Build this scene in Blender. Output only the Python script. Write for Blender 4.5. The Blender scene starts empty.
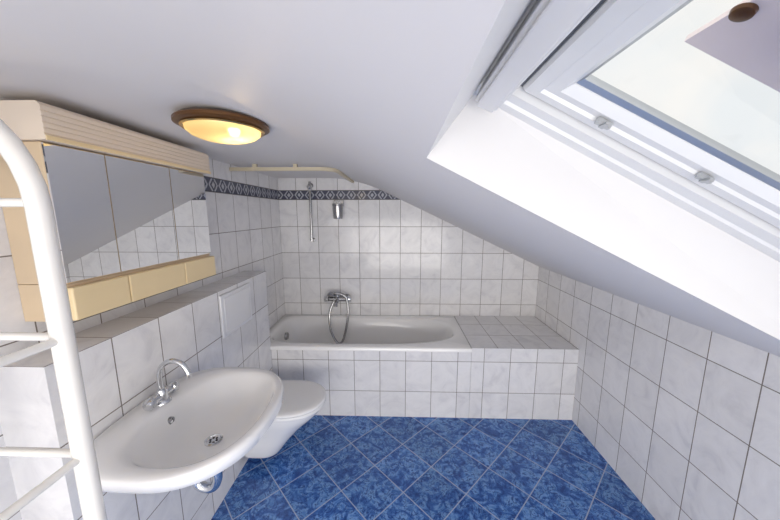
import bpy, bmesh, math, random
from mathutils import Vector, Matrix
random.seed(3)
sc = bpy.context.scene
COL = sc.collection
try:
    sc.view_settings.view_transform = 'Standard'
    sc.view_settings.exposure = 0.0
except Exception: pass

# ---------------------------------------------------------------- node helpers
class N:
    def __init__(s, name):
        s.m = bpy.data.materials.new(name); s.m.use_nodes = True
        s.t = s.m.node_tree; s.b = s.t.nodes['Principled BSDF']; s.out = s.t.nodes['Material Output']
    def node(s, ty, **kw):
        n = s.t.nodes.new(ty)
        for k, v in kw.items(): setattr(n, k, v)
        return n
    def link(s, a, b): s.t.links.new(a, b)
    def math(s, op, a, b=None, c=None):
        n = s.node('ShaderNodeMath', operation=op)
        for i, v in enumerate((a, b, c)):
            if v is None: continue
            if isinstance(v, (int, float)): n.inputs[i].default_value = v
            else: s.link(v, n.inputs[i])
        return n.outputs[0]
    def mix(s, f, a, b):
        n = s.node('ShaderNodeMix', data_type='RGBA')
        for i, v in ((0, f), (6, a), (7, b)):
            if isinstance(v, tuple): n.inputs[i].default_value = (*v, 1)
            elif isinstance(v, (int, float)): n.inputs[i].default_value = v
            else: s.link(v, n.inputs[i])
        return n.outputs[2]
    def ramp(s, f, stops):
        n = s.node('ShaderNodeValToRGB'); s.link(f, n.inputs[0])
        e = n.color_ramp.elements
        while len(e) < len(stops): e.new(0.5)
        for i, (p, c) in enumerate(stops):
            e[i].position = p; e[i].color = (*c, 1)
        return n.outputs[0]

def simple(name, col, rough=0.5, metal=0.0, var=0.04, scale=6, coat=0.0, bump=0.0, spec=0.5):
    n = N(name)
    tc = n.node('ShaderNodeTexCoord')
    no = n.node('ShaderNodeTexNoise'); no.inputs['Scale'].default_value = scale; no.inputs['Detail'].default_value = 4
    n.link(tc.outputs['Object'], no.inputs['Vector'])
    c1 = tuple(max(0, c*(1-var)) for c in col); c2 = tuple(min(1, c*(1+var)) for c in col)
    n.link(n.mix(no.outputs[0], c1, c2), n.b.inputs['Base Color'])
    n.b.inputs['Roughness'].default_value = rough
    n.b.inputs['Metallic'].default_value = metal
    n.b.inputs['Coat Weight'].default_value = coat
    n.b.inputs['Coat Roughness'].default_value = 0.05
    n.b.inputs['Specular IOR Level'].default_value = spec
    if bump:
        bn = n.node('ShaderNodeTexNoise'); bn.inputs['Scale'].default_value = 90
        n.link(tc.outputs['Object'], bn.inputs['Vector'])
        bp = n.node('ShaderNodeBump'); bp.inputs['Strength'].default_value = bump; bp.inputs['Distance'].default_value = 0.002
        n.link(bn.outputs[0], bp.inputs['Height']); n.link(bp.outputs[0], n.b.inputs['Normal'])
    return n.m

def tile(name, ua, va, su, sv, ou, ov, stops, grout, gw=0.0020, diag=False, border=None, rough=0.12, nscale=7, var=0.04, dist=1.2, detail=6, veins=None):
    n = N(name)
    tc = n.node('ShaderNodeTexCoord'); sp = n.node('ShaderNodeSeparateXYZ')
    n.link(tc.outputs['Object'], sp.inputs[0])
    ax = {'x': sp.outputs[0], 'y': sp.outputs[1], 'z': sp.outputs[2]}
    cu, cv = ax[ua], ax[va]
    if diag:
        r = math.sqrt(0.5)
        a = n.math('MULTIPLY', n.math('ADD', cu, cv), r)
        b = n.math('MULTIPLY', n.math('SUBTRACT', cu, cv), r)
        cu, cv = a, b
    U = n.math('DIVIDE', n.math('SUBTRACT', cu, ou), su)
    V = n.math('DIVIDE', n.math('SUBTRACT', cv, ov), sv)
    fu = n.math('ABSOLUTE', n.math('SUBTRACT', n.math('FRACT', U), 0.5))
    fv = n.math('ABSOLUTE', n.math('SUBTRACT', n.math('FRACT', V), 0.5))
    gu = n.math('GREATER_THAN', fu, 0.5 - gw/su)
    gv = n.math('GREATER_THAN', fv, 0.5 - gw/sv)
    if border:
        lo, hi = border
        inb = n.math('MULTIPLY', n.math('GREATER_THAN', cv, lo), n.math('LESS_THAN', cv, hi))
        gv = n.math('MULTIPLY', gv, n.math('LESS_THAN', cv, hi-0.005))
        gb = n.math('LESS_THAN', n.math('ABSOLUTE', n.math('SUBTRACT', cv, hi)), gw)
        gv = n.math('MAXIMUM', gv, gb)
    g = n.math('MAXIMUM', gu, gv)
    cb = n.node('ShaderNodeCombineXYZ'); n.link(n.math('FLOOR', U), cb.inputs[0]); n.link(n.math('FLOOR', V), cb.inputs[1])
    wn = n.node('ShaderNodeTexWhiteNoise'); wn.noise_dimensions = '3D'; n.link(cb.outputs[0], wn.inputs['Vector'])
    sc_ = n.node('ShaderNodeVectorMath', operation='SCALE'); n.link(wn.outputs['Color'], sc_.inputs[0]); sc_.inputs['Scale'].default_value = 17
    ad = n.node('ShaderNodeVectorMath', operation='ADD'); n.link(tc.outputs['Object'], ad.inputs[0]); n.link(sc_.outputs[0], ad.inputs[1])
    no = n.node('ShaderNodeTexNoise'); no.inputs['Scale'].default_value = nscale; no.inputs['Detail'].default_value = detail
    no.inputs['Distortion'].default_value = dist; no.inputs['Roughness'].default_value = 0.6
    n.link(ad.outputs[0], no.inputs['Vector'])
    c = n.ramp(no.outputs[0], stops)
    if veins:
        n3 = n.node('ShaderNodeTexNoise'); n3.inputs['Scale'].default_value = veins[0]; n3.inputs['Detail'].default_value = 5; n3.inputs['Distortion'].default_value = 2.2
        n.link(ad.outputs[0], n3.inputs['Vector'])
        rdg = n.math('ABSOLUTE', n.math('SUBTRACT', n3.outputs[0], 0.5))
        f = n.math('MULTIPLY', n.math('LESS_THAN', rdg, veins[1]), veins[3])
        c = n.mix(f, c, veins[2])
    hv = n.node('ShaderNodeHueSaturation'); n.link(c, hv.inputs['Color'])
    n.link(n.math('ADD', n.math('MULTIPLY', wn.outputs['Value'], var*2), 1-var), hv.inputs['Value'])
    col = hv.outputs[0]
    if border:
        lo, hi = border; h = hi-lo
        w = n.math('DIVIDE', n.math('SUBTRACT', cv, (lo+hi)/2), h)            # -.5 .. .5
        f1 = n.math('MULTIPLY', n.math('ABSOLUTE', n.math('SUBTRACT', n.math('FRACT', n.math('DIVIDE', cu, 0.0975)), 0.5)), 2)
        d = n.math('ADD', f1, n.math('MULTIPLY', n.math('ABSOLUTE', w), 1.3))
        edge = n.math('GREATER_THAN', n.math('ABSOLUTE', w), 0.43)
        n2 = n.node('ShaderNodeTexNoise'); n2.inputs['Scale'].default_value = 60; n.link(tc.outputs['Object'], n2.inputs['Vector'])
        d2 = n.math('ADD', d, n.math('MULTIPLY', n.math('SUBTRACT', n2.outputs[0], 0.5), 0.25))
        pat = n.ramp(d2, [(0.0, (0.50, 0.51, 0.55)), (0.30, (0.42, 0.43, 0.48)), (0.38, (0.07, 0.075, 0.11)), (0.60, (0.09, 0.095, 0.13)), (0.70, (0.46, 0.47, 0.52)), (0.90, (0.40, 0.41, 0.47)), (0.98, (0.09, 0.095, 0.13))])
        pat = n.mix(edge, pat, (0.08, 0.085, 0.11))
        col = n.mix(inb, col, pat)
        g2 = n.math('MULTIPLY', g, n.math('SUBTRACT', 1, n.math('MULTIPLY', inb, 0.6)))
    else: g2 = g
    col = n.mix(g2, col, grout)
    n.link(col, n.b.inputs['Base Color'])
    n.link(n.math('ADD', n.math('MULTIPLY', g, 0.6), rough), n.b.inputs['Roughness'])
    bp = n.node('ShaderNodeBump'); bp.inputs['Strength'].default_value = 0.5; bp.inputs['Distance'].default_value = 0.002
    n.link(n.math('SUBTRACT', 1, g), bp.inputs['Height']); n.link(bp.outputs[0], n.b.inputs['Normal'])
    return n.m

WT = [(0.30, (0.73, 0.72, 0.735)), (0.44, (0.815, 0.805, 0.81)), (0.60, (0.865, 0.855, 0.855)), (0.75, (0.79, 0.78, 0.79))]
GR = (0.22, 0.19, 0.17)
TS = 0.195; TH = 0.25
BO = (1.69, 1.775)
m_back = tile('tile_back', 'x', 'z', TS, TH, -0.955, 0.19, WT, GR, border=BO)
m_left = tile('tile_left', 'y', 'z', TS, TH, 2.79, 0.19, WT, GR, border=BO)
m_right = tile('tile_right', 'y', 'z', TS, TH, 2.79, 0.19, WT, GR)
m_apron = tile('tile_apron', 'x', 'z', TS, TH, -0.955+0.04, 0.215, WT, GR)
m_deck = tile('tile_deck', 'x', 'y', TS, 0.24, 0.55, 2.08, WT, GR)
m_boxf = tile('tile_box_front', 'y', 'z', TS, TH, 2.08, 0.15, WT, GR)
m_boxt = tile('tile_box_top', 'y', 'x', TS, TH, 2.08, -1.2, WT, GR)
m_boxe = tile('tile_box_end', 'x', 'z', TS, TH, -0.955, 0.15, WT, GR)
FT = [(0.30, (0.012, 0.05, 0.21)), (0.42, (0.03, 0.105, 0.36)), (0.50, (0.07, 0.195, 0.51)), (0.58, (0.17, 0.34, 0.65)), (0.66, (0.07, 0.195, 0.50)), (0.75, (0.035, 0.115, 0.38))]
m_floor = tile('tile_floor', 'x', 'y', 0.25, 0.25, 0.05, 0.0, FT, (0.32, 0.39, 0.53), gw=0.0028, diag=True, rough=0.2, nscale=15, var=0.10, dist=1.5, detail=8, veins=(17, .026, (0.010, 0.042, 0.20), .85))
m_ceil = simple('ceiling_paint', (0.78, 0.76, 0.76), 0.55, var=0.015, scale=2)
m_white = simple('white_lacquer', (0.78, 0.77, 0.765), 0.35, var=0.01)
m_frame = simple('window_white', (0.75, 0.755, 0.76), 0.3, var=0.01)
m_gask = simple('rubber_gasket', (0.12, 0.13, 0.15), 0.6)
m_alu = simple('aluminium', (0.50, 0.52, 0.54), 0.35, metal=0.8)
m_cer = simple('ceramic_white', (0.90, 0.895, 0.89), 0.12, var=0.008, coat=0.6)
m_acr = simple('acrylic_white', (0.94, 0.93, 0.915), 0.15, var=0.008, coat=0.4)
m_plas = simple('plastic_white', (0.88, 0.875, 0.87), 0.25, var=0.01)
m_plate = simple('plate_grey_white', (0.84, 0.84, 0.85), 0.3, var=0.01)
m_chrome = simple('chrome', (0.70, 0.71, 0.73), 0.1, metal=1.0)
m_chromed = simple('chrome_worn', (0.42, 0.42, 0.43), 0.2, metal=1.0)
m_dark = simple('dark_hole', (0.02, 0.02, 0.02), 0.5)
m_cream = simple('cream_lacquer', (0.74, 0.58, 0.39), 0.3, var=0.02)
m_creamw = simple('cream_yellow', (0.88, 0.70, 0.41), 0.3, var=0.03)
m_canopy = simple('canopy_cream', (0.83, 0.71, 0.58), 0.35, var=0.02)
m_mirror = simple('mirror', (0.95, 0.955, 0.95), 0.0, metal=1.0, var=0.0)
m_rack = simple('rack_white', (0.86, 0.83, 0.77), 0.25, var=0.01, coat=0.4)
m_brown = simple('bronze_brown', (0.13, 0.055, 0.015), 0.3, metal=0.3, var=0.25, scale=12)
m_gold = simple('brass', (0.65, 0.42, 0.16), 0.25, metal=0.9)
m_rail = simple('curtain_rail_beige', (0.66, 0.58, 0.42), 0.4)
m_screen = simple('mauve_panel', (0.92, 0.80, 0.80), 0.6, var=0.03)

gl = N('window_glass')
gl.t.nodes.remove(gl.b)
tr = gl.node('ShaderNodeBsdfTransparent'); tr.inputs[0].default_value = (0.98, 0.985, 0.98, 1)
gs = gl.node('ShaderNodeBsdfGlossy'); gs.inputs['Roughness'].default_value = 0.01
fr = gl.node('ShaderNodeFresnel'); fr.inputs[0].default_value = 1.3
mx = gl.node('ShaderNodeMixShader'); gl.link(fr.outputs[0], mx.inputs[0]); gl.link(tr.outputs[0], mx.inputs[1]); gl.link(gs.outputs[0], mx.inputs[2])
gl.link(mx.outputs[0], gl.out.inputs[0]); m_glass = gl.m

lg = N('lamp_frosted_glass')
lg.t.nodes.remove(lg.b)
tl = lg.node('ShaderNodeBsdfTranslucent'); tl.inputs[0].default_value = (1.0, 0.82, 0.5, 1)
tr = lg.node('ShaderNodeBsdfTransparent'); tr.inputs[0].default_value = (1.0, 0.88, 0.66, 1)
gs = lg.node('ShaderNodeBsdfGlossy'); gs.inputs['Roughness'].default_value = 0.15
em = lg.node('ShaderNodeEmission'); em.inputs[0].default_value = (1.0, 0.68, 0.25, 1); em.inputs[1].default_value = 0.26
m1 = lg.node('ShaderNodeMixShader'); m1.inputs[0].default_value = 0.35; lg.link(tl.outputs[0], m1.inputs[1]); lg.link(tr.outputs[0], m1.inputs[2])
m2 = lg.node('ShaderNodeMixShader'); m2.inputs[0].default_value = 0.08; lg.link(m1.outputs[0], m2.inputs[1]); lg.link(gs.outputs[0], m2.inputs[2])
a1 = lg.node('ShaderNodeAddShader'); lg.link(m2.outputs[0], a1.inputs[0]); lg.link(em.outputs[0], a1.inputs[1])
lg.link(a1.outputs[0], lg.out.inputs[0]); m_lampglass = lg.m
bl = N('bulb_emission'); bl.b.inputs['Emission Color'].default_value = (1.0, 0.85, 0.55, 1); bl.b.inputs['Emission Strength'].default_value = 8
m_bulb = bl.m

# ---------------------------------------------------------------- mesh helpers
def root(name, loc, label, cat, **kw):
    e = bpy.data.objects.new(name, None); e.empty_display_size = 0.05; e.location = loc
    COL.objects.link(e); e['label'] = label; e['category'] = cat
    for k, v in kw.items(): e[k] = v
    return e
def mk(name, verts, faces, mat, parent=None, smooth=False, mats=None, midx=None, bevel=0, seg=2, auto=None, recalc=True):
    off = Vector((0, 0, 0))
    p = parent
    while p is not None:
        off += p.location; p = p.parent
    me = bpy.data.meshes.new(name)
    me.from_pydata([tuple(Vector(v)-off) for v in verts], [], faces)
    for m in (mats or [mat]): me.materials.append(m)
    if midx:
        for p_, i in zip(me.polygons, midx): p_.material_index = i
    if recalc:
        bm = bmesh.new(); bm.from_mesh(me); bmesh.ops.remove_doubles(bm, verts=bm.verts, dist=1e-6)
        bmesh.ops.recalc_face_normals(bm, faces=bm.faces); bm.to_mesh(me); bm.free()
    if smooth:
        for p_ in me.polygons: p_.use_smooth = True
        try: me.set_sharp_from_angle(angle=math.radians(auto or 40))
        except Exception: pass
    ob = bpy.data.objects.new(name, me); COL.objects.link(ob)
    if parent is not None: ob.parent = parent
    if bevel:
        b = ob.modifiers.new('bevel', 'BEVEL'); b.width = bevel; b.segments = seg; b.limit_method = 'ANGLE'
    return ob
def struct(ob): ob['kind'] = 'structure'; return ob
def boxg(x0, x1, y0, y1, z0, z1):
    v = [(x0,y0,z0),(x1,y0,z0),(x1,y1,z0),(x0,y1,z0),(x0,y0,z1),(x1,y0,z1),(x1,y1,z1),(x0,y1,z1)]
    f = [(0,3,2,1),(4,5,6,7),(0,1,5,4),(1,2,6,5),(2,3,7,6),(3,0,4,7)]
    return v, f
def box(name, x0, x1, y0, y1, z0, z1, mat, parent=None, bevel=0.0, **kw):
    v, f = boxg(x0, x1, y0, y1, z0, z1)
    return mk(name, v, f, mat, parent, bevel=bevel, **kw)
def join(parts):
    V, F = [], []
    for v, f in parts:
        o = len(V); V += list(v); F += [tuple(i+o for i in q) for q in f]
    return V, F
def loft(rings, cap0=True, cap1=True):
    n = len(rings[0]); V = [p for r in rings for p in r]; F = []
    for k in range(len(rings)-1):
        for i in range(n):
            j = (i+1) % n
            F.append((k*n+i, k*n+j, (k+1)*n+j, (k+1)*n+i))
    if cap0: F.append(tuple(reversed(range(n))))
    if cap1: F.append(tuple((len(rings)-1)*n+i for i in range(n)))
    return V, F
def sring(cx, cy, z, a, b, nb=2.3, nf=2.3, n=64, dz=None):
    out = []
    for i in range(n):
        t = 2*math.pi*i/n; c, s = math.cos(t), math.sin(t)
        e = nf if c >= 0 else nb
        x = math.copysign(abs(c)**(2/e), c); y = math.copysign(abs(s)**(2/e), s)
        out.append((cx+a*x, cy+b*y, z))
    return out
def rring(cx, cy, z, a, b, n=64):
    out = []
    for i in range(n):
        t = 2*math.pi*i/n; c, s = math.cos(t), math.sin(t); m = max(abs(c), abs(s))
        out.append((cx+a*c/m, cy+b*s/m, z))
    return out
def catmull(pts, k=8):
    P = [Vector(p) for p in pts]; P = [2*P[0]-P[1]]+P+[2*P[-1]-P[-2]]; out = []
    for i in range(1, len(P)-2):
        for j in range(k):
            t = j/k
            out.append(0.5*((2*P[i])+(P[i+1]-P[i-1])*t+(2*P[i-1]-5*P[i]+4*P[i+1]-P[i+2])*t*t+(3*P[i]-P[i-1]-3*P[i+1]+P[i+2])*t**3))
    out.append(P[-2]); return out
def tube(pts, r, n=14, smooth=False, k=8):
    P = catmull(pts, k) if smooth else [Vector(p) for p in pts]
    R = r if isinstance(r, list) else [r]*len(P)
    rings = []; up = None
    for i, p in enumerate(P):
        d = (P[min(i+1, len(P)-1)]-P[max(i-1, 0)]).normalized()
        if up is None:
            up = Vector((0, 0, 1)) if abs(d.z) < 0.9 else Vector((1, 0, 0))
        up = (up - d*up.dot(d)).normalized(); s = d.cross(up)
        rings.append([tuple(p+(math.cos(2*math.pi*a/n)*up+math.sin(2*math.pi*a/n)*s)*R[i]) for a in range(n)])
    return loft(rings)
def lathe(c, prof, n=48, axis='z'):
    rings = []
    for r, h in prof:
        ring = []
        for i in range(n):
            t = 2*math.pi*i/n; a, b = r*math.cos(t), r*math.sin(t)
            if axis == 'z': ring.append((c[0]+a, c[1]+b, c[2]+h))
            elif axis == 'y': ring.append((c[0]+a, c[1]+h, c[2]+b))
            else: ring.append((c[0]+h, c[1]+a, c[2]+b))
        rings.append(ring)
    return loft(rings)

# ---------------------------------------------------------------- room shell
XL, XR, YB, YN = -1.12, 1.335, 2.79, -1.30
ZC = 1.885; SL = 0.475; Z0 = 1.70
th = math.atan(SL); DX, DZ = math.cos(th), -math.sin(th); NX, NZ = math.sin(th), math.cos(th)
def sp(a, y, h=0.0): return (a*DX+h*NX, y, Z0+a*DZ+h*NZ)
def slopez(x): return Z0-SL*x
XC = (Z0-ZC)/SL
struct(mk('floor', [(XL-.02, YN, 0), (XR+.02, YN, 0), (XR+.02, YB+.02, 0), (XL-.02, YB+.02, 0), (XL-.02, YN, -.1), (XR+.02, YN, -.1), (XR+.02, YB+.02, -.1), (XL-.02, YB+.02, -.1)],
   [(0,1,2,3),(7,6,5,4),(0,4,5,1),(1,5,6,2),(2,6,7,3),(3,7,4,0)], m_floor))
prof = [(XL, ZC)]
c0, c1 = (XC-0.26, ZC), (XC+0.26, slopez(XC+0.26))
for i in range(17):
    t = i/16
    x = (1-t)**2*c0[0]+2*t*(1-t)*XC+t*t*c1[0]; z = (1-t)**2*c0[1]+2*t*(1-t)*ZC+t*t*c1[1]
    prof.append((x, z))
V, F = [], []
for x, z in prof: V += [(x, YN, z), (x, YB, z)]
for i in range(len(prof)-1): F.append((2*i, 2*i+1, 2*i+3, 2*i+2))
xa = c1[0]; aa = xa/DX; ab = XR/DX
H0 = [(0.063, -.30), (1.25, -.30), (1.25, .735), (0.063, .63)]
H1 = [(0.095, -.27), (1.22, -.27), (1.22, .715), (0.095, .636)]
o = len(V)
V += [sp(aa, YN), sp(ab, YN), sp(ab, YB), sp(aa, YB)] + [sp(a, y) for a, y in H0]
F += [(o, o+1, o+5, o+4), (o+1, o+2, o+6, o+5), (o+2, o+3, o+7, o+6), (o+3, o, o+4, o+7)]
struct(mk('ceiling', V, F, m_ceil, smooth=True, auto=50))
V = [sp(a, y, 0) for a, y in H0] + [sp(a, y, .155) for a, y in H1]
F = [(i, (i+1) % 4, 4+(i+1) % 4, 4+i) for i in range(4)]
struct(mk('trim_1', V, F, m_white))
bw = [(XL, 0), (XR, 0), (XR, slopez(XR))] + [(x, z) for x, z in reversed(prof)]
n = len(bw)
V = [(x, YB, z) for x, z in bw] + [(x, YB+.08, z) for x, z in bw]
F = [tuple(range(n)), tuple(reversed(range(n, 2*n)))] + [(i, (i+1) % n, n+(i+1) % n, n+i) for i in range(n)]
struct(mk('wall_back', V, F, m_back))
struct(box('wall_left', XL-.08, XL, YN, YB, 0, ZC, m_left))
struct(box('wall_right', XR, XR+.08, YN, YB, 0, slopez(XR), m_right))
BX, BZ, BY0, BY1 = -0.96, 1.15, 0.72, 2.08
v, f = boxg(XL, BX, BY0, BY1, 0, BZ)
struct(mk('trim_2', v, f, None, mats=[m_boxf, m_boxt, m_boxe], midx=[1, 1, 2, 0, 2, 0], recalc=False))

# ---------------------------------------------------------------- roof window
def qring(q, h): return [sp(a, y, h) for a, y in q]
def quad(a0, a1, y0, yt, yb): return [(a0, y0), (a1, y0), (a1, yb), (a0, yt)]
def sbox(a0, a1, y0, y1, h0, h1):
    v = [sp(a, y, h) for h in (h0, h1) for a, y in ((a0, y0), (a1, y0), (a1, y1), (a0, y1))]
    return v, [(0,3,2,1),(4,5,6,7),(0,1,5,4),(1,2,6,5),(2,3,7,6),(3,0,4,7)]
q1 = quad(.075, 1.24, -.29, .66, .735); q1b = quad(.095, 1.22, -.27, .636, .715)
q2 = quad(.150, 1.16, -.215, .583, .625); q2b = quad(.156, 1.154, -.209, .577, .619)
win = mk('window_1', *loft([qring(q1, .156), qring(q1b, .150), qring(quad(.118, 1.195, -.245, .612, .675), .150), qring(quad(.121, 1.192, -.242, .609, .672), .156),
        qring(q2, .156), qring(q2b, .185), qring(q2b, .215), qring(q1, .215), qring(q1, .156)], False, False), m_frame, smooth=True, auto=20)
struct(win)
mk('gasket', *loft([qring(q2b, .172), qring(quad(.166, 1.146, -.2, .568, .609), .172), qring(quad(.166, 1.146, -.2, .568, .609), .180), qring(q2b, .18), qring(q2b, .172)], False, False), m_gask, win)
mk('blind_cassette', *join([sbox(.097, .142, -.26, .585, .118, .149), sbox(.103, .136, -.26, .580, .110, .118)]), m_white, win, bevel=.003)
s0 = quad(.163, 1.147, -.203, .570, .611); s1 = quad(.168, 1.142, -.198, .566, .606)
sash = mk('sash', *loft([qring(s0, .168), qring(s1, .162), qring(quad(.190, 1.115, -.17, .549, .575), .162), qring(quad(.193, 1.112, -.167, .546, .572), .168), qring(quad(.215, 1.09, -.15, .532, .548), .168),
        qring(quad(.227, 1.08, -.14, .522, .535), .182), qring(quad(.227, 1.08, -.14, .522, .535), .205), qring(s0, .205), qring(s0, .168)], False, False), m_frame, win, smooth=True, auto=20)
mk('glass_bead', *loft([qring(quad(.2275, 1.0795, -.1395, .5215, .5345), .184), qring(quad(.235, 1.072, -.132, .514, .527), .190), qring(quad(.235, 1.072, -.132, .514, .527), .200), qring(quad(.2275, 1.0795, -.1395, .5215, .5345), .203)], False, False), m_alu, sash)
mk('glass_pane', qring(quad(.232, 1.075, -.135, .517, .530), .195), [(0, 1, 2, 3)], m_glass, sash)
def latch(a, y, parent):
    parts = [sbox(a-.013, a+.013, y-.004, y+.004, .166, .156), sbox(a-.004, a+.004, y-.016, y+.003, .158, .153)]
    return mk('latch', *join(parts), m_alu, parent)
latch(.31, .543, sash); latch(.52, .551, sash)
aw = root('standin_panel', sp(.45, .25, .22), 'added pale mauve flat awning panel with brown fastener outside roof window', 'standin')  # added panel and disc standing in for a mauve patch in the pane
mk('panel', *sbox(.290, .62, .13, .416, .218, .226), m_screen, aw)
mk('disc', *loft([[sp(.296+r*math.cos(2*math.pi*i/24), .356+r*math.sin(2*math.pi*i/24), h) for i in range(24)] for r, h in ((.011, .2178), (.010, .214), (.006, .212))]), m_brown, aw, smooth=True)

# ---------------------------------------------------------------- tub and surround
ZT = 0.574; YF = 2.08; XT = 0.55
V, F = boxg(XL+.001, XT-.001, YF, YF+.02, .0005, ZT-.032)
ob = mk('bath_enclosure', V, F, None, mats=[m_apron, m_deck], midx=[1, 1, 0, 0, 0, 0], recalc=False)
ob['label'] = 'white marbled tiled front of the built-in bathtub'; ob['category'] = 'bath enclosure'
V, F = boxg(XT+.001, XR-.001, YF, YB-.001, .0005, ZT)
ob = mk('tiled_bench', V, F, None, mats=[m_apron, m_deck], midx=[1, 1, 0, 0, 0, 0], recalc=False)
ob['label'] = 'white marbled tiled bench shelf at end of bathtub'; ob['category'] = 'bench'
tub = root('bathtub', ((XL+XT)/2, (YF+YB)/2, 0.0), 'white built-in acrylic bathtub set in tiled surround against tiled wall', 'bathtub')
cx, cy = (XL+XT)/2, (YF+YB)/2; A, B = (XT-XL)/2-.001, (YB-YF)/2-.001
cy2 = cy
R = [rring(cx, cy2-.006, ZT-.03, A, B+.006-.002), rring(cx, cy2-.006, ZT-.006, A, B+.006-.002), rring(cx, cy2-.005, ZT, A-.004, B-.002),
     sring(cx, cy, ZT+.001, A-.055, B-.045, 5, 2.8), sring(cx, cy, ZT-.003, A-.068, B-.056, 5, 2.7), sring(cx, cy, ZT-.02, A-.080, B-.066, 4.5, 2.6),
     sring(cx-.01, cy, ZT-.12, A-.11, B-.085, 4, 2.6), sring(cx-.03, cy, ZT-.28, A-.17, B-.105, 3.6, 2.6),
     sring(cx-.05, cy, ZT-.37, A-.235, B-.14, 3.2, 2.6), sring(cx-.06, cy, ZT-.405, A-.31, B-.19, 3, 2.5), sring(cx-.06, cy, ZT-.412, A-.5, B-.27, 2.5, 2.4)]
mk('tub_shell', *loft(R, False, True), m_acr, tub, smooth=True, auto=60)
mk('overflow_knob', *lathe((XL+.135, 2.43, .50), [(.004, 0.022), (.026, .022), (.032, .016), (.034, 0.0)], 24, 'x'), m_chromed, tub, smooth=True)
mk('drain', *lathe((-.80, 2.43, ZT-.411), [(.03, 0), (.03, .004), (.01, .006)], 24), m_chrome, tub, smooth=True)

# ---------------------------------------------------------------- bath mixer with hand shower
MX, MZ = -0.575, 0.755
mxr = root('bath_mixer', (MX, YB, MZ), 'chrome bath mixer with hand shower and looping hose on tiled wall', 'faucet')
mk('mixer_body', *join([tube([(MX-.085, YB-.07, MZ), (MX+.085, YB-.07, MZ)], .024), tube([(MX-.075, YB-.001, MZ), (MX-.075, YB-.07, MZ)], .016), tube([(MX+.075, YB-.001, MZ), (MX+.075, YB-.07, MZ)], .016),
     lathe((MX-.075, YB-.006, MZ), [(.03, 0.005), (.028, -.008), (.012, -.012)], 24, 'y'), lathe((MX+.075, YB-.006, MZ), [(.03, .005), (.028, -.008), (.012, -.012)], 24, 'y')]), m_chromed, mxr, smooth=True)
for sx in (-1, 1):
    mk('mixer_handle', *lathe((MX+sx*.085, YB-.07, MZ), [(.018, 0), (.030, sx*.008), (.032, sx*.03), (.026, sx*.042), (.006, sx*.046)], 24, 'x'), m_chrome, mxr, smooth=True)
mk('spout', *tube([(MX, YB-.075, MZ), (MX, YB-.11, MZ-.012), (MX, YB-.16, MZ-.02), (MX, YB-.175, MZ-.045)], .016, smooth=True), m_chromed, mxr, smooth=True)
mk('cradle', *tube([(MX, YB-.07, MZ+.015), (MX, YB-.07, MZ+.05)], .012), m_chrome, mxr, smooth=True)
mk('shower_hose', *tube([(MX-.03, YB-.09, MZ-.01), (MX-.070, YB-.12, MZ-.12), (MX-.060, YB-.15, MZ-.28), (MX+.0, YB-.17, MZ-.395), (MX+.055, YB-.17, MZ-.38), (MX+.095, YB-.14, MZ-.22), (MX+.105, YB-.12, MZ-.08), (MX+.085, YB-.10, MZ+.03)], .011, 12, True), m_chromed, mxr, smooth=True)
hs = mk('hand_shower', *join([tube([(MX+.085, YB-.10, MZ+.025), (MX+.04, YB-.10, MZ+.055), (MX-.03, YB-.10, MZ+.06)], .014, smooth=True),
      lathe((MX-.06, YB-.10, MZ+.045), [(.012, .03), (.03, .02), (.038, .0), (.03, -.006), (.008, -.008)], 24)]), m_chromed, mxr, smooth=True)

RX = -0.81
rr = root('shower_rail', (RX, YB, 1.30), 'slim chrome shower riser rail fixed to tiled wall', 'shower rail')
mk('rail_tube', *tube([(RX, YB-.045, 1.30), (RX, YB-.045, 1.85)], .011), m_chromed, rr, smooth=True)
for z in (1.315, 1.82):
    mk('wall_bracket', *join([tube([(RX, YB-.001, z), (RX, YB-.055, z)], .014), lathe((RX, YB-.001, z), [(.022, 0), (.020, -.008)], 20, 'y')]), m_chromed, rr, smooth=True)
mk('slider', *join([tube([(RX, YB-.045, 1.77), (RX, YB-.045, 1.81)], .020), tube([(RX, YB-.05, 1.79), (RX-.0, YB-.10, 1.80)], .013)]), m_chrome, rr, smooth=True)

HX, HZ = -0.555, 1.60
tb = root('cup_holder', (HX, YB, HZ), 'small chrome cup holder mounted below patterned tile border', 'cup holder')
mk('wall_plate', *boxg(HX-.045, HX+.045, YB-.012, YB-.0005, HZ+.03, HZ+.085), m_chromed, tb, bevel=.003)
mk('holder_bowl', *lathe((HX, YB-.060, HZ), [(.004, -.085), (.040, -.085), (.044, -.07), (.048, .03), (.052, .032), (.052, .050), (.046, .050), (.040, -.05), (.004, -.06)], 28), m_chromed, tb, smooth=True)
mk('holder_arm', *boxg(HX-.012, HX+.012, YB-.03, YB-.011, HZ+.03, HZ+.042), m_chrome, tb)

cr = root('curtain_rail', (-.35, 2.0, ZC), 'beige L-shaped shower curtain rail under the ceiling above bathtub', 'curtain rail')
def flat(pts, w, z0, z1):
    P = [Vector((p[0], p[1])) for p in pts]; L, Rr = [], []
    for i, p in enumerate(P):
        d = (P[min(i+1, len(P)-1)]-P[max(i-1, 0)]).normalized(); nn = Vector((-d.y, d.x))*w/2
        L.append(p+nn); Rr.append(p-nn)
    rings = [[(l.x, l.y, z0), (r.x, r.y, z0), (r.x, r.y, z1), (l.x, l.y, z1)] for l, r in zip(L, Rr)]
    return loft(rings)
RZ = ZC-.008
cp = [(XL+.001, 2.0), (-.54, 2.0)] + [(-.54+.12*math.sin(t*math.pi/12), 2.12-.12*math.cos(t*math.pi/12)) for t in range(1, 7)] + [(-.42, YB-.001)]
mk('rail_track', *flat(cp, .022, RZ-.036, RZ-.014), m_rail, cr)
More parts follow.
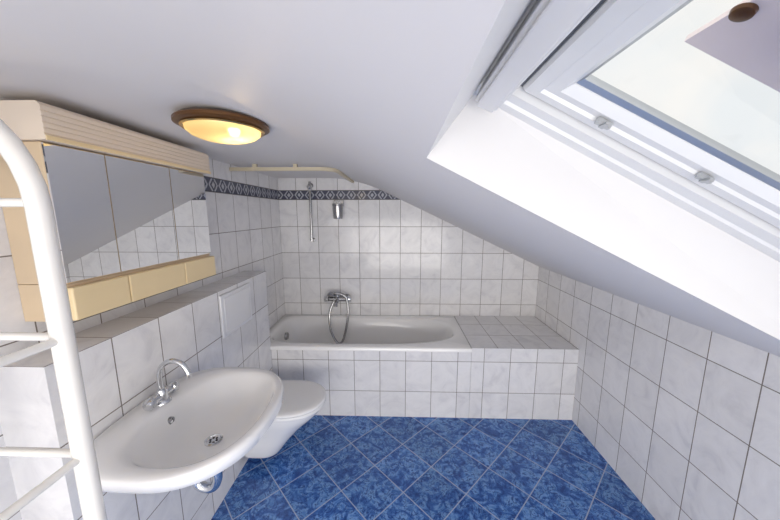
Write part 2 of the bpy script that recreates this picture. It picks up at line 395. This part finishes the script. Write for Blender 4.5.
for x, y in ((-.95, 2.0), (-.68, 2.0), (-.42, 2.5)):
    mk('ceiling_clip', *boxg(x-.012, x+.012, y-.012, y+.012, RZ-.016, ZC-.002), m_rail, cr)

# ---------------------------------------------------------------- toilet
TY = 1.665
wc = root('toilet', (BX, TY, 0.08), 'white wall-hung toilet with closed lid beside washbasin', 'toilet')
mk('toilet_bowl', *loft([sring(-.85, TY, .075, .105, .085, 5, 2.3), sring(-.84, TY, .10, .115, .098, 5, 2.3), sring(-.81, TY, .18, .145, .110, 5, 2.3), sring(-.77, TY, .26, .180, .128, 5, 2.2), sring(-.735, TY, .32, .212, .150, 5, 2.2),
    sring(-.712, TY, .365, .232, .166, 5, 2.2), sring(-.705, TY, .395, .238, .171, 5, 2.2)]), m_cer, wc, smooth=True)
mk('toilet_seat', *loft([sring(-.677, TY, .397, .222, .180, 4, 2.15), sring(-.677, TY, .402, .227, .184, 4, 2.15), sring(-.677, TY, .414, .227, .184, 4, 2.15), sring(-.677, TY, .418, .223, .181, 4, 2.15)]), m_plas, wc, smooth=True)
mk('toilet_lid', *loft([sring(-.677, TY, .4205, .225, .182, 4, 2.15), sring(-.677, TY, .426, .229, .186, 4, 2.15), sring(-.677, TY, .434, .228, .185, 4, 2.15), sring(-.677, TY, .440, .219, .177, 4, 2.15), sring(-.677, TY, .443, .19, .15, 4, 2.15), sring(-.677, TY, .4445, .08, .06, 3, 2.15)]), m_plas, wc, smooth=True, auto=60)
for y in (TY-.075, TY+.075):
    mk('hinge', *tube([(-.925, y-.02, .415), (-.925, y+.02, .415)], .014), m_plas, wc, smooth=True)
fp = root('flush_plate', (BX, TY, 1.0), 'white rectangular flush plate set into tiled ledge above toilet', 'flush plate')
mk('plate', *boxg(BX+.0005, BX+.012, TY-.165, TY+.155, .885, 1.125), m_plate, fp, bevel=.004)
mk('flush_button', *boxg(BX+.0125, BX+.016, TY-.14, TY+.13, .905, 1.105), m_plas, fp, bevel=.003)

# ---------------------------------------------------------------- washbasin
SX, SY, SZ = -.70, .95, .86
sk = root('washbasin', (BX, SY, .66), 'white ceramic wall-mounted washbasin on tiled ledge front', 'sink')
def S(z, cxx, a, b, nb=3.2, nf=2.4): return sring(cxx, SY, z, a, b, nb, nf, 80)
mk('basin', *loft([S(.665, -.83, .125, .09), S(.69, -.81, .145, .13), S(.73, -.775, .18, .18), S(.775, -.735, .22, .238), S(.81, -.712, .244, .274), S(.822, -.70, .254, .288), S(.85, -.702, .256, .297), S(.860, -.702, .255, .296), S(.866, -.703, .249, .290),
    S(.866, -.668, .196, .258, 3.4, 2.4), S(.862, -.664, .187, .248, 3.0, 2.4), S(.850, -.662, .179, .238, 2.8, 2.4), S(.81, -.662, .162, .215, 2.6, 2.3), S(.77, -.665, .138, .18, 2.5, 2.2), S(.747, -.67, .10, .13, 2.3, 2.2), S(.738, -.675, .05, .06, 2.2, 2.2), S(.736, -.675, .025, .025, 2, 2)]), m_cer, sk, smooth=True, auto=60)
mk('drain', *lathe((-.675, SY, .737), [(.030, 0), (.030, .004), (.024, .005), (.022, .002), (.006, .002)], 28), m_chrome, sk, smooth=True)
mk('drain_grate', *join([lathe((-.675+.012*math.cos(k*math.pi/3), SY+.012*math.sin(k*math.pi/3), .7395), [(.004, 0), (.004, .0008)], 10) for k in range(6)]), m_dark, sk)
mk('overflow_hole', *lathe((-.826, SY, .815), [(.013, -.006), (.013, .0045), (.009, .0045), (.008, .001)], 20, 'x'), m_chromed, sk, smooth=True)
trp = mk('trap_pipe', *join([tube([(-.675, SY, .735), (-.675, SY, .60)], .018), lathe((-.675, SY, .645), [(.018, 0), (.024, .004), (.024, .02), (.018, .024)], 20)]), m_chrome, sk, smooth=True)
mk('trap_bend', *tube([(-.675, SY, .62), (-.675, SY, .58), (-.69, SY, .545), (-.72, SY, .535), (-.75, SY, .55), (-.765, SY, .59), (-.775, SY, .62), (-.80, SY, .635), (BX+.002, SY, .635)], .017, smooth=True), m_chrome, sk, smooth=True)
fc = root('basin_faucet', (-.865, .985, .866), 'chrome gooseneck basin faucet with knob handles on washbasin rim', 'faucet')
FX, FY, FZ = -.878, .985, .866
mk('faucet_body', *join([lathe((FX, FY, FZ), [(.028, 0), (.027, .006), (.020, .012), (.018, .04), (.014, .05)], 28), tube([(FX, FY-.042, FZ+.025), (FX, FY+.042, FZ+.025)], .013)]), m_chrome, fc, smooth=True)
for s in (-1, 1):
    mk('handle', *lathe((FX, FY+s*.040, FZ+.025), [(.014, 0), (.020, s*.004), (.021, s*.02), (.016, s*.028), (.005, s*.030)], 20, 'y'), m_chrome, fc, smooth=True)
mk('spout', *tube([(FX, FY, FZ+.045), (FX-.002, FY, FZ+.10), (FX+.012, FY, FZ+.140), (FX+.05, FY, FZ+.163), (FX+.09, FY, FZ+.150), (FX+.108, FY, FZ+.12), (FX+.110, FY, FZ+.10)], .0095, smooth=True), m_chrome, fc, smooth=True)

# ---------------------------------------------------------------- mirror cabinet
CY0, CY1, CXF = .815, 1.49, -.975
mc = root('mirror_cabinet', (XL, (CY0+CY1)/2, 1.24), 'cream mirror cabinet with three mirrored doors, canopy and drawers', 'mirror cabinet')
mk('cabinet_body', *join([boxg(XL+.0005, CXF, CY0, CY1, 1.355, 1.755), boxg(XL+.0005, CXF-.002, CY0, CY1, 1.24, 1.354)]), m_cream, mc, bevel=.002)
for y0, y1 in ((CY0+.002, .985), (.989, 1.262), (1.266, CY1-.002)):
    mk('mirror_door', *boxg(CXF+.0005, CXF+.006, y0, y1, 1.36, 1.752), m_mirror, mc)
for y0, y1 in ((CY0-.002, .995), (.999, 1.272), (1.276, CY1+.002)):
    d = mk('drawer', *boxg(CXF+.0005, CXF+.022, y0, y1, 1.245, 1.345), m_creamw, mc, bevel=.004)
pr = [(XL+.0005, 1.757), (CXF+.028, 1.757)]
k = 6
for i in range(k):
    z = 1.760+i*.0145; pr += [(CXF+.032, z), (CXF+.032, z+.0105), (CXF+.029, z+.012), (CXF+.029, z+.0142)]
pr += [(CXF+.020, 1.855), (XL+.0005, 1.855)]
mk('canopy', *loft([[(x, CY0-.012, z) for x, z in pr], [(x, CY1+.012, z) for x, z in pr]]), m_canopy, mc)
mk('canopy_lip', *boxg(CXF+.0325, CXF+.036, CY0-.012, CY1+.012, 1.756, 1.768), m_creamw, mc)

# ---------------------------------------------------------------- ceiling lamp
LX, LY = -.60, 1.055
cl = root('ceiling_lamp', (LX, LY, ZC), 'round flush ceiling lamp with brown bronze rim and glowing amber glass', 'ceiling lamp')
q = .85
mk('lamp_base', *lathe((LX, LY, ZC), [(r*q, h) for r, h in [(.10, 0), (.10, -.010), (.165, -.016), (.172, -.022), (.172, -.030), (.160, -.036), (.145, -.036), (.14, -.028), (.09, -.014), (.02, -.012)]], 64), m_brown, cl, smooth=True)
mk('brass_ring', *lathe((LX, LY, ZC), [(r*q, h) for r, h in [(.147, -.037), (.151, -.040), (.146, -.044), (.139, -.042), (.139, -.037)]], 64), m_gold, cl, smooth=True)
rings = [(.138, -.038), (.134, -.050), (.118, -.062), (.09, -.071), (.055, -.077), (.02, -.079), (.003, -.0795)]
mk('lamp_shade', *loft([[(LX+q*r*math.cos(2*math.pi*i/64), LY+q*r*math.sin(2*math.pi*i/64), ZC+h) for i in range(64)] for r, h in rings], False, True), m_lampglass, cl, smooth=True)
mk('bulb', *lathe((LX+.035, LY, ZC-.044), [(.004, -.018), (.014, -.014), (.019, 0), (.014, .014), (.004, .018)], 20), m_bulb, cl, smooth=True)

# ---------------------------------------------------------------- towel rack
PX, PY = -.645, .52
tk = root('towel_rack', (PX, PY, 0), 'white tubular towel rack with arched top and rungs beside washbasin', 'towel rack')
def hoop(y):
    return tube([(PX, y, .0), (PX, y, .5), (PX, y, 1.0), (PX, y, 1.57)] + [(PX-.2+.2*math.cos(t*math.pi/16), y, 1.57+.2*math.sin(t*math.pi/16)) for t in range(1, 16)] + [(PX-.4, y, 1.57), (PX-.4, y, 0)], .0170, 20)
mk('post_frame', *hoop(PY), m_rack, tk, smooth=True, auto=60)
mk('post_frame', *hoop(PY-.55), m_rack, tk, smooth=True, auto=60)
for z in (1.58, 1.326, 1.073, .82, .57, .32):
    mk('rung', *tube([(PX, PY, z), (PX-.4, PY, z)], .0080), m_rack, tk, smooth=True)
    if z < 1.5: mk('rung', *tube([(PX, PY, z-.004), (PX, PY-.55, z-.004)], .0080), m_rack, tk, smooth=True)

# ---------------------------------------------------------------- light
w = bpy.data.worlds.new('sky'); sc.world = w; w.use_nodes = True
nt = w.node_tree; bg = nt.nodes['Background']
tc = nt.nodes.new('ShaderNodeTexCoord'); no = nt.nodes.new('ShaderNodeTexNoise'); no.inputs['Scale'].default_value = 3.5; no.inputs['Detail'].default_value = 6
no.inputs['Distortion'].default_value = .6
rp = nt.nodes.new('ShaderNodeValToRGB'); e = rp.color_ramp.elements
e[0].position = .38; e[0].color = (.85, .88, .90, 1); e[1].position = .60; e[1].color = (.95, .935, .91, 1)
nt.links.new(tc.outputs['Generated'], no.inputs['Vector']); nt.links.new(no.outputs[0], rp.inputs[0]); nt.links.new(rp.outputs[0], bg.inputs[0])
bg.inputs[1].default_value = 1.03
pl = bpy.data.lights.new('lamp_glow', 'POINT'); pl.energy = 5; pl.color = (1, .78, .48); pl.shadow_soft_size = .018
po = bpy.data.objects.new('lamp_glow', pl); po.location = (LX+.035, LY, ZC-.050); COL.objects.link(po)
sl = bpy.data.lights.new('daylight', 'SUN'); sl.energy = 2.8; sl.angle = math.radians(80); sl.color = (1, .975, .94)
so = bpy.data.objects.new('daylight', sl); COL.objects.link(so); so.rotation_euler = (Vector((-.45, -.05, -.88))).to_track_quat('-Z', 'Y').to_euler(); so.location = (3, -1, 4)
al = bpy.data.lights.new('fill_light', 'AREA'); al.energy = 41; al.shape = 'RECTANGLE'; al.size = 2.2; al.size_y = 1.1; al.color = (1, .95, .90)  # added soft fill behind the camera, no fitting of the room
ao = bpy.data.objects.new('fill_light', al); COL.objects.link(ao); ao.location = (0, -1.28, .85); ao.rotation_euler = (math.radians(90), 0, 0)

# ---------------------------------------------------------------- camera
cam = bpy.data.cameras.new('camera'); co = bpy.data.objects.new('camera', cam); COL.objects.link(co)
co.location = (0, 0, 1.56); co.rotation_euler = (math.radians(90-8.9), 0, math.radians(1.6))
cam.sensor_width = 36; cam.lens = 295/780*36; cam.clip_start = .01
sc.camera = co
